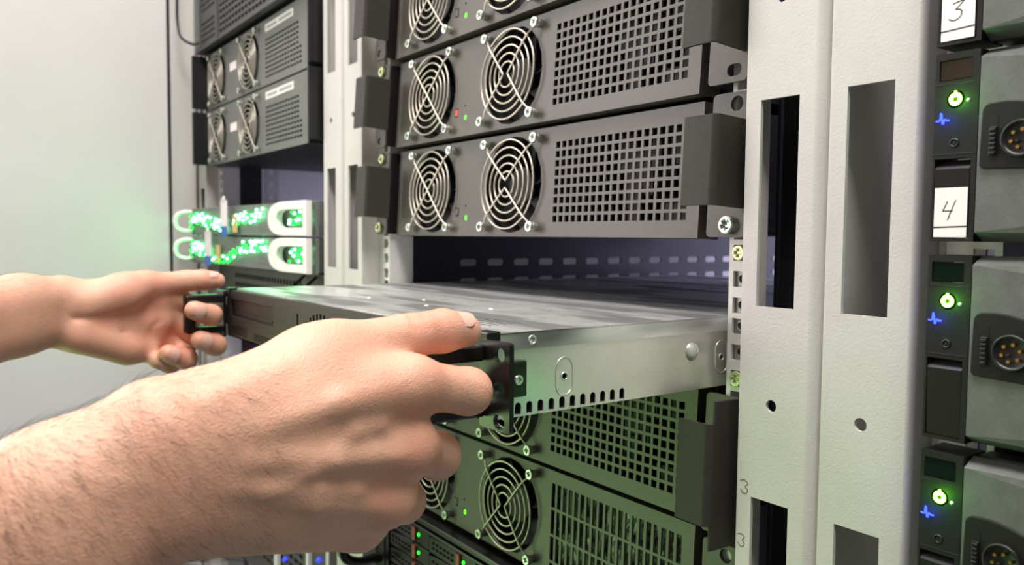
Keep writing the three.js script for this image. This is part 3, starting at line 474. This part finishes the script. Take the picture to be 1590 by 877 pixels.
// ---------------------------------------------------------------- the person: one skin surface from joined, tapering bones
function capsule(f, n, o, c, [ax, ay, az, ra], [bx, by, bz, rb], k, mode) {   // writes one tapering bone into a distance field
  const m = Math.max(ra, rb) + k * 1.2 + 3 * c, lo = [Math.min(ax, bx) - m, Math.min(ay, by) - m, Math.min(az, bz) - m], hi = [Math.max(ax, bx) + m, Math.max(ay, by) + m, Math.max(az, bz) + m];
  const i0 = lo.map((v, d) => Math.max(0, Math.floor((v - o[d]) / c))), i1 = hi.map((v, d) => Math.min(n[d] - 1, Math.ceil((v - o[d]) / c)));
  const dx = bx - ax, dy = by - ay, dz = bz - az, q = dx * dx + dy * dy + dz * dz || 1e-9;
  for (let z = i0[2]; z <= i1[2]; z++) for (let y = i0[1]; y <= i1[1]; y++) {
    let id = (z * n[1] + y) * n[0] + i0[0];
    for (let x = i0[0]; x <= i1[0]; x++, id++) {
      const px = o[0] + x * c - ax, py = o[1] + y * c - ay, pz = o[2] + z * c - az, t = Math.max(0, Math.min(1, (px * dx + py * dy + pz * dz) / q));
      const ex = px - t * dx, ey = py - t * dy, ez = pz - t * dz; let d = Math.sqrt(ex * ex + ey * ey + ez * ez) - (ra + (rb - ra) * t);
      if (mode === 'cut') { d = -d; const h = Math.max(k - Math.abs(f[id] - d), 0) / k; f[id] = Math.max(f[id], d) + h * h * k / 4; }
      else { const h = Math.max(k - Math.abs(f[id] - d), 0) / k; f[id] = Math.min(f[id], d) - h * h * k / 4; }
    }
  }
}
function skinMesh(lo, hi, c, groups, cuts = [], kj = 7) {   // groups[0] is the trunk of the shape; the others join it but not each other
  const n = lo.map((v, d) => Math.ceil((hi[d] - v) / c) + 1), N = n[0] * n[1] * n[2], base = new Float32Array(N).fill(60), out = new Float32Array(N);
  for (const [a, b, k] of groups[0]) capsule(base, n, lo, c, a, b, k);
  out.set(base);
  for (const g of groups.slice(1)) {
    const f = new Float32Array(N).fill(60); for (const [a, b, k] of g) capsule(f, n, lo, c, a, b, k);
    for (let i = 0; i < N; i++) { if (f[i] > 40) continue; const a = base[i], b = f[i], h = Math.max(kj - Math.abs(a - b), 0) / kj, s = Math.min(a, b) - h * h * kj / 4; if (s < out[i]) out[i] = s; }
  }
  for (const [a, b, k] of cuts) capsule(out, n, lo, c, a, b, k, 'cut');
  const id = (x, y, z) => (z * n[1] + y) * n[0] + x, vert = new Int32Array(N).fill(-1), pos = [], idx = [], nor = [];
  const E = [[0, 1], [2, 3], [4, 5], [6, 7], [0, 2], [1, 3], [4, 6], [5, 7], [0, 4], [1, 5], [2, 6], [3, 7]];
  for (let z = 0; z < n[2] - 1; z++) for (let y = 0; y < n[1] - 1; y++) for (let x = 0; x < n[0] - 1; x++) {
    const v = []; let s = 0; for (let k = 0; k < 8; k++) { v[k] = out[id(x + (k & 1), y + (k >> 1 & 1), z + (k >> 2))]; if (v[k] < 0) s++; }
    if (s === 0 || s === 8) continue;
    let p = [0, 0, 0], m = 0;
    for (const [a, b] of E) if ((v[a] < 0) !== (v[b] < 0)) { const t = v[a] / (v[a] - v[b]); for (let d = 0; d < 3; d++) p[d] += (a >> d & 1) + ((b >> d & 1) - (a >> d & 1)) * t; m++; }
    vert[id(x, y, z)] = pos.length / 3; pos.push(lo[0] + (x + p[0] / m) * c, lo[1] + (y + p[1] / m) * c, lo[2] + (z + p[2] / m) * c);
    const gx = v[1] + v[3] + v[5] + v[7] - v[0] - v[2] - v[4] - v[6], gy = v[2] + v[3] + v[6] + v[7] - v[0] - v[1] - v[4] - v[5], gz = v[4] + v[5] + v[6] + v[7] - v[0] - v[1] - v[2] - v[3], l = Math.hypot(gx, gy, gz) || 1; nor.push(gx / l, gy / l, gz / l);
  }
  for (let z = 1; z < n[2] - 1; z++) for (let y = 1; y < n[1] - 1; y++) for (let x = 1; x < n[0] - 1; x++) {
    const a = out[id(x, y, z)] < 0, quad = (p, q, r, s, flip) => { if (p < 0 || q < 0 || r < 0 || s < 0) return; flip ? idx.push(p, r, q, p, s, r) : idx.push(p, q, r, p, r, s); };
    if (a !== out[id(x + 1, y, z)] < 0) quad(vert[id(x, y - 1, z - 1)], vert[id(x, y, z - 1)], vert[id(x, y, z)], vert[id(x, y - 1, z)], !a);
    if (a !== out[id(x, y + 1, z)] < 0) quad(vert[id(x - 1, y, z - 1)], vert[id(x - 1, y, z)], vert[id(x, y, z)], vert[id(x, y, z - 1)], !a);
    if (a !== out[id(x, y, z + 1)] < 0) quad(vert[id(x - 1, y - 1, z)], vert[id(x, y - 1, z)], vert[id(x, y, z)], vert[id(x - 1, y, z)], !a);
  }
  const g = new THREE.BufferGeometry(); g.setAttribute('position', new THREE.Float32BufferAttribute(pos, 3)); g.setAttribute('normal', new THREE.Float32BufferAttribute(nor, 3)); g.setIndex(idx);
  for (let pass = 0; pass < 2; pass++) {                      // even out the steps of the grid
    const P = g.attributes.position.array, acc = new Float32Array(P.length), cnt = new Float32Array(P.length / 3);
    for (let i = 0; i < idx.length; i += 3) for (let k = 0; k < 3; k++) { const a = idx[i + k], b = idx[i + (k + 1) % 3]; for (let d = 0; d < 3; d++) { acc[3 * a + d] += P[3 * b + d]; acc[3 * b + d] += P[3 * a + d]; } cnt[a]++; cnt[b]++; }
    for (let i = 0; i < cnt.length; i++) if (cnt[i]) for (let d = 0; d < 3; d++) P[3 * i + d] += 0.5 * (acc[3 * i + d] / cnt[i] - P[3 * i + d]);
  }
  g.computeVertexNormals(); return g;
}
const B = (a, ra, b, rb, k = 8) => [[...a, ra], [...b, rb], k];
const chain = (pts, k = 4) => pts.slice(1).map((p, i) => [pts[i], p, k]);      // pts: [x, y, z, r]
// right arm: back of the hand towards +x, thumb on the handle, index finger through it
const RA = { e: [-4, -128, 590], w: [12, 1.5, 330] };
const rightTrunk = [
  B([10, 13, 332], 19.5, [9, -4.5, 364], 21.5, 14), B([11, -11, 332], 19, [9, -27, 364], 22.5, 14), B([9, -4.5, 364], 21.5, [4, -50, 450], 30, 16), B([9, -27, 364], 22.5, [2, -74, 450], 30, 16), B([3, -59, 450], 38, RA.e, 42, 20),
  B([10, 13, 326], 17, [14.4, 22.5, 232], 11.4, 12), B([12, 3, 324], 17, [12, -4.2, 232], 12, 12), B([10, -8, 326], 16.5, [5.6, -27, 238], 11.2, 12), B([7, -16, 326], 16, [-5, -41, 246], 10.6, 12),
  B([-2, 12, 312], 18, [-2, 8, 252], 14, 12), B([-4, -14, 312], 17, [-10, -28, 262], 13, 12),
  B([6, 17, 308], 17.5, [0, 33, 268], 15, 10), B([0, 32, 270], 14, [-1.2, 36, 257], 12, 8), B([4, 26, 264], 12.5, [8, 23, 248], 11, 12),
  B([16.6, 22.5, 231], 9.6, [17, 21.5, 235], 9, 6), B([15, -4.4, 232], 10.2, [15, -4, 237], 9.4, 6), B([8.6, -27, 238], 9.6, [9, -26, 243], 8.8, 6),
];
const rightTendons = [   // tendons and veins on the back of the hand and the wrist
  [[24, 22.4, 240], [27.2, 20, 268], [27.4, 14, 300]], [[24.6, -4.2, 242], [28.4, -1.5, 270], [28.4, 4, 304]], [[18.4, -26, 247], [24.4, -18, 276], [26.4, -5, 308]], [[8.6, 36, 262], [17, 31.5, 288], [23.6, 25, 316]],
].map(p => chain(p.map(q => [...q.map((v, i) => i ? v : v - 3.1), 2.8]), 6)).flat().concat([
  [[25.4, 8, 262], [27.6, -4, 280], [27.4, -8, 296], [28.4, -2, 322], [30.4, 4, 350]], [[22.6, -17, 258], [25.2, -12, 276], [27.4, -8, 296]], [[24.8, 9, 250], [25.4, 8, 262]],
].map(p => chain(p.map(q => [q[0] - 2.2, q[1], q[2], 2.3]), 4)).flat());
const rightFingers = [
  chain([[14.4, 22.5, 232, 11], [9.4, 15, 199, 10.3], [-17.5, 11.8, 189.4, 8.4], [-33, 12, 199, 8]], 4),
  chain([[12, -4.2, 232, 11.4], [-3.5, -16, 207.5, 10.5], [-24, -20, 207, 9.2], [-36, -17, 224, 8]], 4),
  chain([[5.6, -27, 238, 10.8], [-13, -37.5, 220, 9.9], [-31, -37, 227, 8.8], [-37, -31, 243, 7.8]], 4),
  chain([[-5, -41, 246, 10], [-25, -49, 231, 8.8], [-38, -45, 241, 7.8], [-39, -38, 252, 7]], 4),
  chain([[-1.2, 36, 257, 12], [-2.2, 41, 221, 9.6], [-3.4, 41.4, 205, 9.3], [-4.4, 40.6, 192, 7.8]], 5),
];
const cut = (pts, r, k) => pts.slice(1).map((p, i) => [[...pts[i], r], [...p, r], k]);
const rightCuts = [
  ...[0, 3.2, -3.4].map(d => cut([[-6, 50.4, 221 + d], [3, 49.4, 221.5 + d], [7.6, 44, 222 + d]], 0.5, 2.2)).flat(),
];
const skinFineR = skinMesh([-62, -108, 168], [62, 72, 432], 1.7, [[...rightTrunk, ...rightTendons], ...rightFingers], rightCuts, 7);
// left arm: palm towards +x, thumb on the handle, fingers through it with the tips curled back
const LE = [-338, -22, 520];
const leftTrunk = [
  B([-460, 30, 308], 18, [-444, 29, 338], 19.5, 12), B([-461, 8, 308], 18.5, [-446, 7, 338], 20, 12), B([-444, 29, 338], 19.5, [-392, 16, 430], 29, 14), B([-446, 7, 338], 20, [-394, -12, 430], 29, 14), B([-392, 2, 430], 36, LE, 41, 20),
  B([-464, 28, 302], 15, [-474, 30, 222], 11, 12), B([-467, 20, 300], 15, [-479, 11, 220], 11.4, 12), B([-467, 10, 300], 15, [-481, -8, 226], 10.8, 12), B([-465, 2, 302], 15, [-481, -21, 238], 10, 12),
  B([-458, 24, 288], 18, [-459, 32, 258], 17, 8), B([-460, 33, 258], 15.5, [-463, 39, 240], 12, 9), B([-456, -2, 294], 16.5, [-462, -17, 256], 15, 8), B([-463, -16, 256], 13, [-466, -20, 240], 11.5, 8), B([-464, 4, 272], 12, [-468, 4, 240], 11, 10),
  B([-469, 22, 228], 9.5, [-471, 4, 226], 9.5, 8), B([-471, 4, 226], 9.5, [-474, -14, 234], 9, 8),
];
const leftFingers = [
  chain([[-474, 30, 222, 10.6], [-474, 13, 189, 9.4], [-440, 10.4, 189, 9.4], [-432.4, 16.4, 206, 8.7]], 4),
  chain([[-479, 11, 220, 11], [-474, -14, 190, 9.8], [-440, -17, 186, 9.6], [-432.6, -10.6, 201, 8.8]], 4),
  chain([[-481, -8, 226, 10.4], [-478, -27, 205, 9.4], [-452.5, -30, 208, 9.2], [-446.6, -22.4, 225, 8.4]], 4),
  chain([[-481, -21, 238, 9.6], [-482, -35, 220, 8.2], [-463, -35, 220, 8], [-455, -29.6, 233, 7.4]], 4),
  chain([[-463, 38, 240, 11.4], [-466.6, 41, 204, 9.2], [-465, 41.6, 190, 9], [-462.8, 41, 177, 7.2]], 5),
];
const leftCuts = [
  ...cut([[-451, 31, 234], [-446.6, 18, 254], [-443, 12, 280], [-443.6, 13, 300]], 0.9, 4), ...cut([[-455, 16, 232], [-451, 6, 244], [-450.6, -2, 262]], 0.8, 3.5), ...cut([[-459, 6, 230], [-457, -4, 238]], 0.7, 3),
  ...cut([[-455.6, 32, 243], [-452, 38, 243]], 0.7, 3),
];
const skinFineL = skinMesh([-505, -58, 158], [-352, 66, 432], 2, [leftTrunk, ...leftFingers], leftCuts, 6);
// the rest of the body, out of the picture
const SH = [[-40, 190, 690], [-400, 190, 690]], HIP = [-220, -330, 715];
const upperArm = [B(SH[0], 52, RA.e, 44, 24), B(RA.e, 42, [3, -59, 450], 38, 20), B([4, -50, 450], 30, [6, -25, 405], 25.2, 16), B([2, -74, 450], 30, [5, -49, 405], 25.2, 16), B(SH[1], 52, LE, 43, 24), B(LE, 41, [-392, 2, 430], 36, 20), B([-392, 16, 430], 29, [-406, 20, 405], 26, 14), B([-394, -12, 430], 29, [-408, -7, 405], 26, 14)];
const torso = [B([-110, 170, 700], 70, [-330, 170, 700], 70, 60), B([-160, 90, 705], 95, [-280, 90, 705], 95, 60), B([-180, -130, 720], 100, [-260, -130, 720], 100, 70), B([-170, -290, 720], 105, [-270, -290, 720], 105, 60), B([-220, 200, 705], 62, [-220, 290, 690], 52, 40)];
const legs = [-1, 1].flatMap(s => [B([-220 + s * 90, -340, 720], 88, [-220 + s * 105, -740, 705], 60, 30), B([-220 + s * 105, -740, 705], 58, [-220 + s * 112, -1150, 740], 40, 24)]);
const feet = [-1, 1].map(s => [B([-220 + s * 112, -1186, 760], 44, [-220 + s * 122, -1206, 590], 32, 20)]).flat();
const bodyCoarse = skinMesh([-480, -1150, 390], [80, 330, 860], 12, [[...torso, ...upperArm, ...legs]]);
const HD = [-220, 395, 650];
const head = skinMesh([HD[0] - 110, HD[1] - 190, HD[2] - 130], [HD[0] + 110, HD[1] + 140, HD[2] + 130], 5, [[
  B([-220, 412, 668], 78, [-220, 408, 640], 74, 30), B([-220, 372, 612], 56, [-220, 332, 604], 34, 34), B([-258, 352, 640], 26, [-220, 322, 600], 24, 24), B([-182, 352, 640], 26, [-220, 322, 600], 24, 24), B([-220, 390, 560], 8, [-220, 364, 546], 12, 12), B([-232, 362, 556], 7, [-208, 362, 556], 7, 8),
  B([-250, 402, 572], 11, [-190, 402, 572], 11, 12), B([-234, 338, 572], 8, [-206, 338, 572], 8, 10), B([-234, 329, 574], 7, [-206, 329, 574], 7, 9), B([-220, 310, 576], 15, [-220, 306, 580], 15, 16), B([-220, 330, 690], 56, [-220, 230, 700], 54, 30), B([-300, 392, 662], 9, [-302, 360, 652], 7, 8), B([-140, 392, 662], 9, [-138, 360, 652], 7, 8)]]);
function paintSkin(g, reds) {
  const p = g.attributes.position, col = new Float32Array(p.count * 3), A = new THREE.Color(), c0 = [0.72, 0.41, 0.275], c1 = [0.71, 0.27, 0.185];
  for (let i = 0; i < p.count; i++) {
    const x = p.getX(i), y = p.getY(i), z = p.getZ(i); let r = 0; for (const [a, b, c, rr, k] of reds) r = Math.max(r, k * Math.exp(-((x - a) ** 2 + (y - b) ** 2 + (z - c) ** 2) / (rr * rr)));
    const n1 = noise(x * 0.06 + y * 0.05 + 300, z * 0.06 + 300, 101, 9999), n2 = noise(x * 0.3 + y * 0.22 + 300, z * 0.3 + y * 0.1 + 300, 102, 9999), t = Math.max(0, Math.min(1, r + (n1 - 0.5) * 0.45 + (n2 - 0.5) * 0.3)), k = 0.95 + 0.1 * n2;
    for (let d = 0; d < 3; d++) col[3 * i + d] = (c0[d] + (c1[d] - c0[d]) * t) * k;
  }
  g.setAttribute('color', new THREE.BufferAttribute(col, 3)); return g;
}
paintSkin(skinFineR, [[17, 22, 231, 13, 0.75], [15, -4, 233, 13, 0.75], [9, -27, 239, 12, 0.7], [8, 14, 194, 14, 0.5], [-4, -16, 203, 14, 0.5], [-3, 42, 210, 26, 0.5], [-2, 46, 221, 12, 0.5]]);
paintSkin(skinFineL, [[-455, 10, 250, 46, 0.55], [-440, 14, 200, 16, 0.8], [-436, -10, 196, 16, 0.8], [-450, -25, 216, 16, 0.8], [-460, -31, 226, 14, 0.8], [-464, 38, 186, 22, 0.55], [-458, -14, 262, 24, 0.5]]);
for (const g of [bodyCoarse, head]) paintSkin(g, []);
const toM = g => { const n = g.index ? g.toNonIndexed() : g; n.scale(S, S, S); return boxUV(n); };
const skinBump = texture(512, 0.03, (u, v) => { const a = noise(u * 60, v * 60, 111, 60), b = noise(u * 24 + a * 0.7, v * 40, 112, 24, 40), c = noise(u * 140, v * 140, 113, 140); return 0.4 * Math.abs(2 * b - 1) + 0.35 * a + 0.25 * c; });
const skin = new THREE.MeshPhysicalMaterial({ vertexColors: true, roughness: 0.48, bumpMap: skinBump, bumpScale: 0.00024, sheen: 0.25, sheenRoughness: 0.5, sheenColor: new THREE.Color(0xffb090), side: THREE.DoubleSide });
const person = thing('person', 'person with bare forearms reaching in with both hands to pull the steel server', 'person', [-220, FLOOR, 700]);
{
  const body = new THREE.Mesh(mergeGeometries([skinFineR, skinFineL, bodyCoarse, head].map(toM)).translate(0.22, -FLOOR * S, -0.7), skin); body.name = 'body'; body.castShadow = body.receiveShadow = true; person.add(body);
  const child = (name, g, mat, parent = person) => { const m = new THREE.Mesh(g.isBufferGeometry && g.userData.done ? g : toM(g).translate(0.22, -FLOOR * S, -0.7), mat); m.name = name; m.castShadow = m.receiveShadow = true; parent.add(m); return m; };
  const grow = (bs, r, k = 1) => bs.map(([a, b, kk]) => [[a[0], a[1], a[2], a[3] + r], [b[0], b[1], b[2], b[3] + r], kk]);
  const part = (a, b, f, r) => [[...a, r], [...a.map((v, d) => v + (b[d] - v) * f), r - 4], 30];
  const cloth = c => std({ map: wear(...c, 0.06, 121, 0.05), roughness: 0.9, bumpMap: grit, bumpScale: 0.0002 });
  child('shirt', skinMesh([-500, -420, 540], [80, 290, 880], 12, [[...grow(torso.slice(0, 4), 10), part(SH[0], RA.e, 0.55, 70), part(SH[1], LE, 0.55, 70)]]), cloth([0.23, 0.27, 0.36]));
  child('trousers', skinMesh([-460, -1175, 560], [20, -200, 880], 12, [[...grow(legs, 12), B([-172, -300, 720], 116, [-268, -300, 720], 116, 60)]]), cloth([0.16, 0.17, 0.2]));
  for (const [i, f] of feet.entries()) child('shoe', skinMesh([-420 + i * 200 - 60, -1240, 540], [-220 + i * 200 + 60, -1120, 840], 8, [[f]]), M.black);
  child('hair', skinMesh([-330, 330, 560], [-110, 520, 780], 7, [[B([-220, 432, 676], 78, [-220, 436, 640], 70, 30), B([-220, 400, 706], 66, [-220, 372, 716], 56, 30)]]), std({ color: 0x2a1c14, roughness: 0.6 }));
  for (const s of [-1, 1]) child('eye', new THREE.SphereGeometry(12, 16, 12).translate(-220 + s * 31, 392, 574), std({ color: 0xe8e4de, roughness: 0.15 }));
  // nails: curved plates on the finger ends
  const nailMat = new THREE.MeshPhysicalMaterial({ color: new THREE.Color().setRGB(0.74, 0.45, 0.36), roughness: 0.35, clearcoat: 0.2, side: THREE.DoubleSide });
  const nail = (base, tip, r, up, len, wid, lift = 0.75) => {
    const a = v3(base), t = v3(tip).sub(a).normalize(), n = v3(up); n.addScaledVector(t, -n.dot(t)).normalize(); const s = new THREE.Vector3().crossVectors(t, n), g = new THREE.PlaneGeometry(1, 1, 10, 12), p = g.attributes.position;
    for (let i = 0; i < p.count; i++) { let u = p.getX(i) * 2, w = p.getY(i) + 0.5; const end = Math.sqrt(Math.max(0, 1 - Math.pow(Math.abs(w * 2 - 1), 5))) * 0.25 + 0.75, ph = u * wid * end * (1 - 0.06 * (1 - w)), L = len * (w - 0.5) + (w > 0.5 ? -1 : 0.5) * u * u * len * 0.10; const rr = r + lift + (w < 0.15 ? -0.6 * (0.15 - w) / 0.15 : 0) - 1.6 * Math.max(0, w - 0.6); const q = a.clone().addScaledVector(t, L).addScaledVector(s, Math.sin(ph) * rr).addScaledVector(n, Math.cos(ph) * rr); p.setXYZ(i, q.x, q.y, q.z); }
    g.computeVertexNormals(); return child('fingernail', g, nailMat);
  };
  nail([-4, 41, 198], [-4.4, 40.5, 188], 8.7, [0.5, 1, 0], 14, 0.8, 0.55);
  nail([-433.6, 15.4, 204.6], [-432, 16.6, 210], 8.8, [1, 0.12, 0], 11.5, 0.85); nail([-433.8, -11.8, 199.6], [-432, -10, 204], 8.9, [1, 0.1, 0], 11.5, 0.85); nail([-447.2, -23.4, 223.4], [-445.8, -21.4, 228], 8.5, [1, 0.1, 0], 11, 0.85); nail([-455.8, -30.2, 231.6], [-453, -28.4, 236], 7.5, [1, 0.1, 0.2], 9.5, 0.85); nail([-463.6, 41.3, 183], [-462.8, 41, 177], 8.0, [0.35, 1, 0], 12.5, 0.85);
  // fine hair on the forearms
  const strands = (src, count, z0, z1, dir, ok, len) => {
    const p = src.attributes.position, nn = src.attributes.normal, pos = []; let made = 0, guard = 0;
    while (made < count && guard++ < count * 400) {
      const i = Math.floor(rnd() * p.count), z = p.getZ(i); if (z < z0 || z > z1) continue; const n = new THREE.Vector3().fromBufferAttribute(nn, i); if (!ok(n) || rnd() > (z - z0) / (z1 - z0) + 0.15) continue;
      const a = new THREE.Vector3().fromBufferAttribute(p, i), t = v3(dir).add(new THREE.Vector3(rnd() - 0.5, rnd() - 0.5, rnd() - 0.5).multiplyScalar(0.7)); t.addScaledVector(n, -t.dot(n)).normalize(); const s = new THREE.Vector3().crossVectors(t, n), L = len * (0.6 + 0.8 * rnd()), pts = [];
      for (let k = 0; k <= 3; k++) { const f = k / 3; pts.push(a.clone().addScaledVector(t, L * f).addScaledVector(n, L * (0.42 * f - 0.22 * f * f) - 0.2)); }
      for (let k = 0; k < 3; k++) { const r0 = 0.038 * (1 - k / 3.3), r1 = 0.038 * (1 - (k + 1) / 3.3); for (const q of [s, n]) { const A = pts[k].clone().addScaledVector(q, r0), C = pts[k].clone().addScaledVector(q, -r0), D = pts[k + 1].clone().addScaledVector(q, r1), F = pts[k + 1].clone().addScaledVector(q, -r1); for (const v of [A, C, D, C, F, D]) pos.push(v.x, v.y, v.z); } }
      made++;
    }
    const g = new THREE.BufferGeometry(); g.setAttribute('position', new THREE.Float32BufferAttribute(pos, 3)); g.setAttribute('uv', new THREE.Float32BufferAttribute(new Float32Array(pos.length / 3 * 2), 2)); g.computeVertexNormals(); return g;
  };
  const hairMat = std({ color: 0x4e3424, roughness: 0.7 });
  child('arm_hair', strands(skinFineR, 4200, 292, 425, [0.1, -0.75, -0.65], n => n.x > -0.3, 9), hairMat).userData.kind = 'stuff';
  child('arm_hair', strands(skinFineL, 500, 300, 425, [0, 0.3, -0.9], n => n.y > 0.3, 8), hairMat).userData.kind = 'stuff';
}
renderer.render(scene, camera);
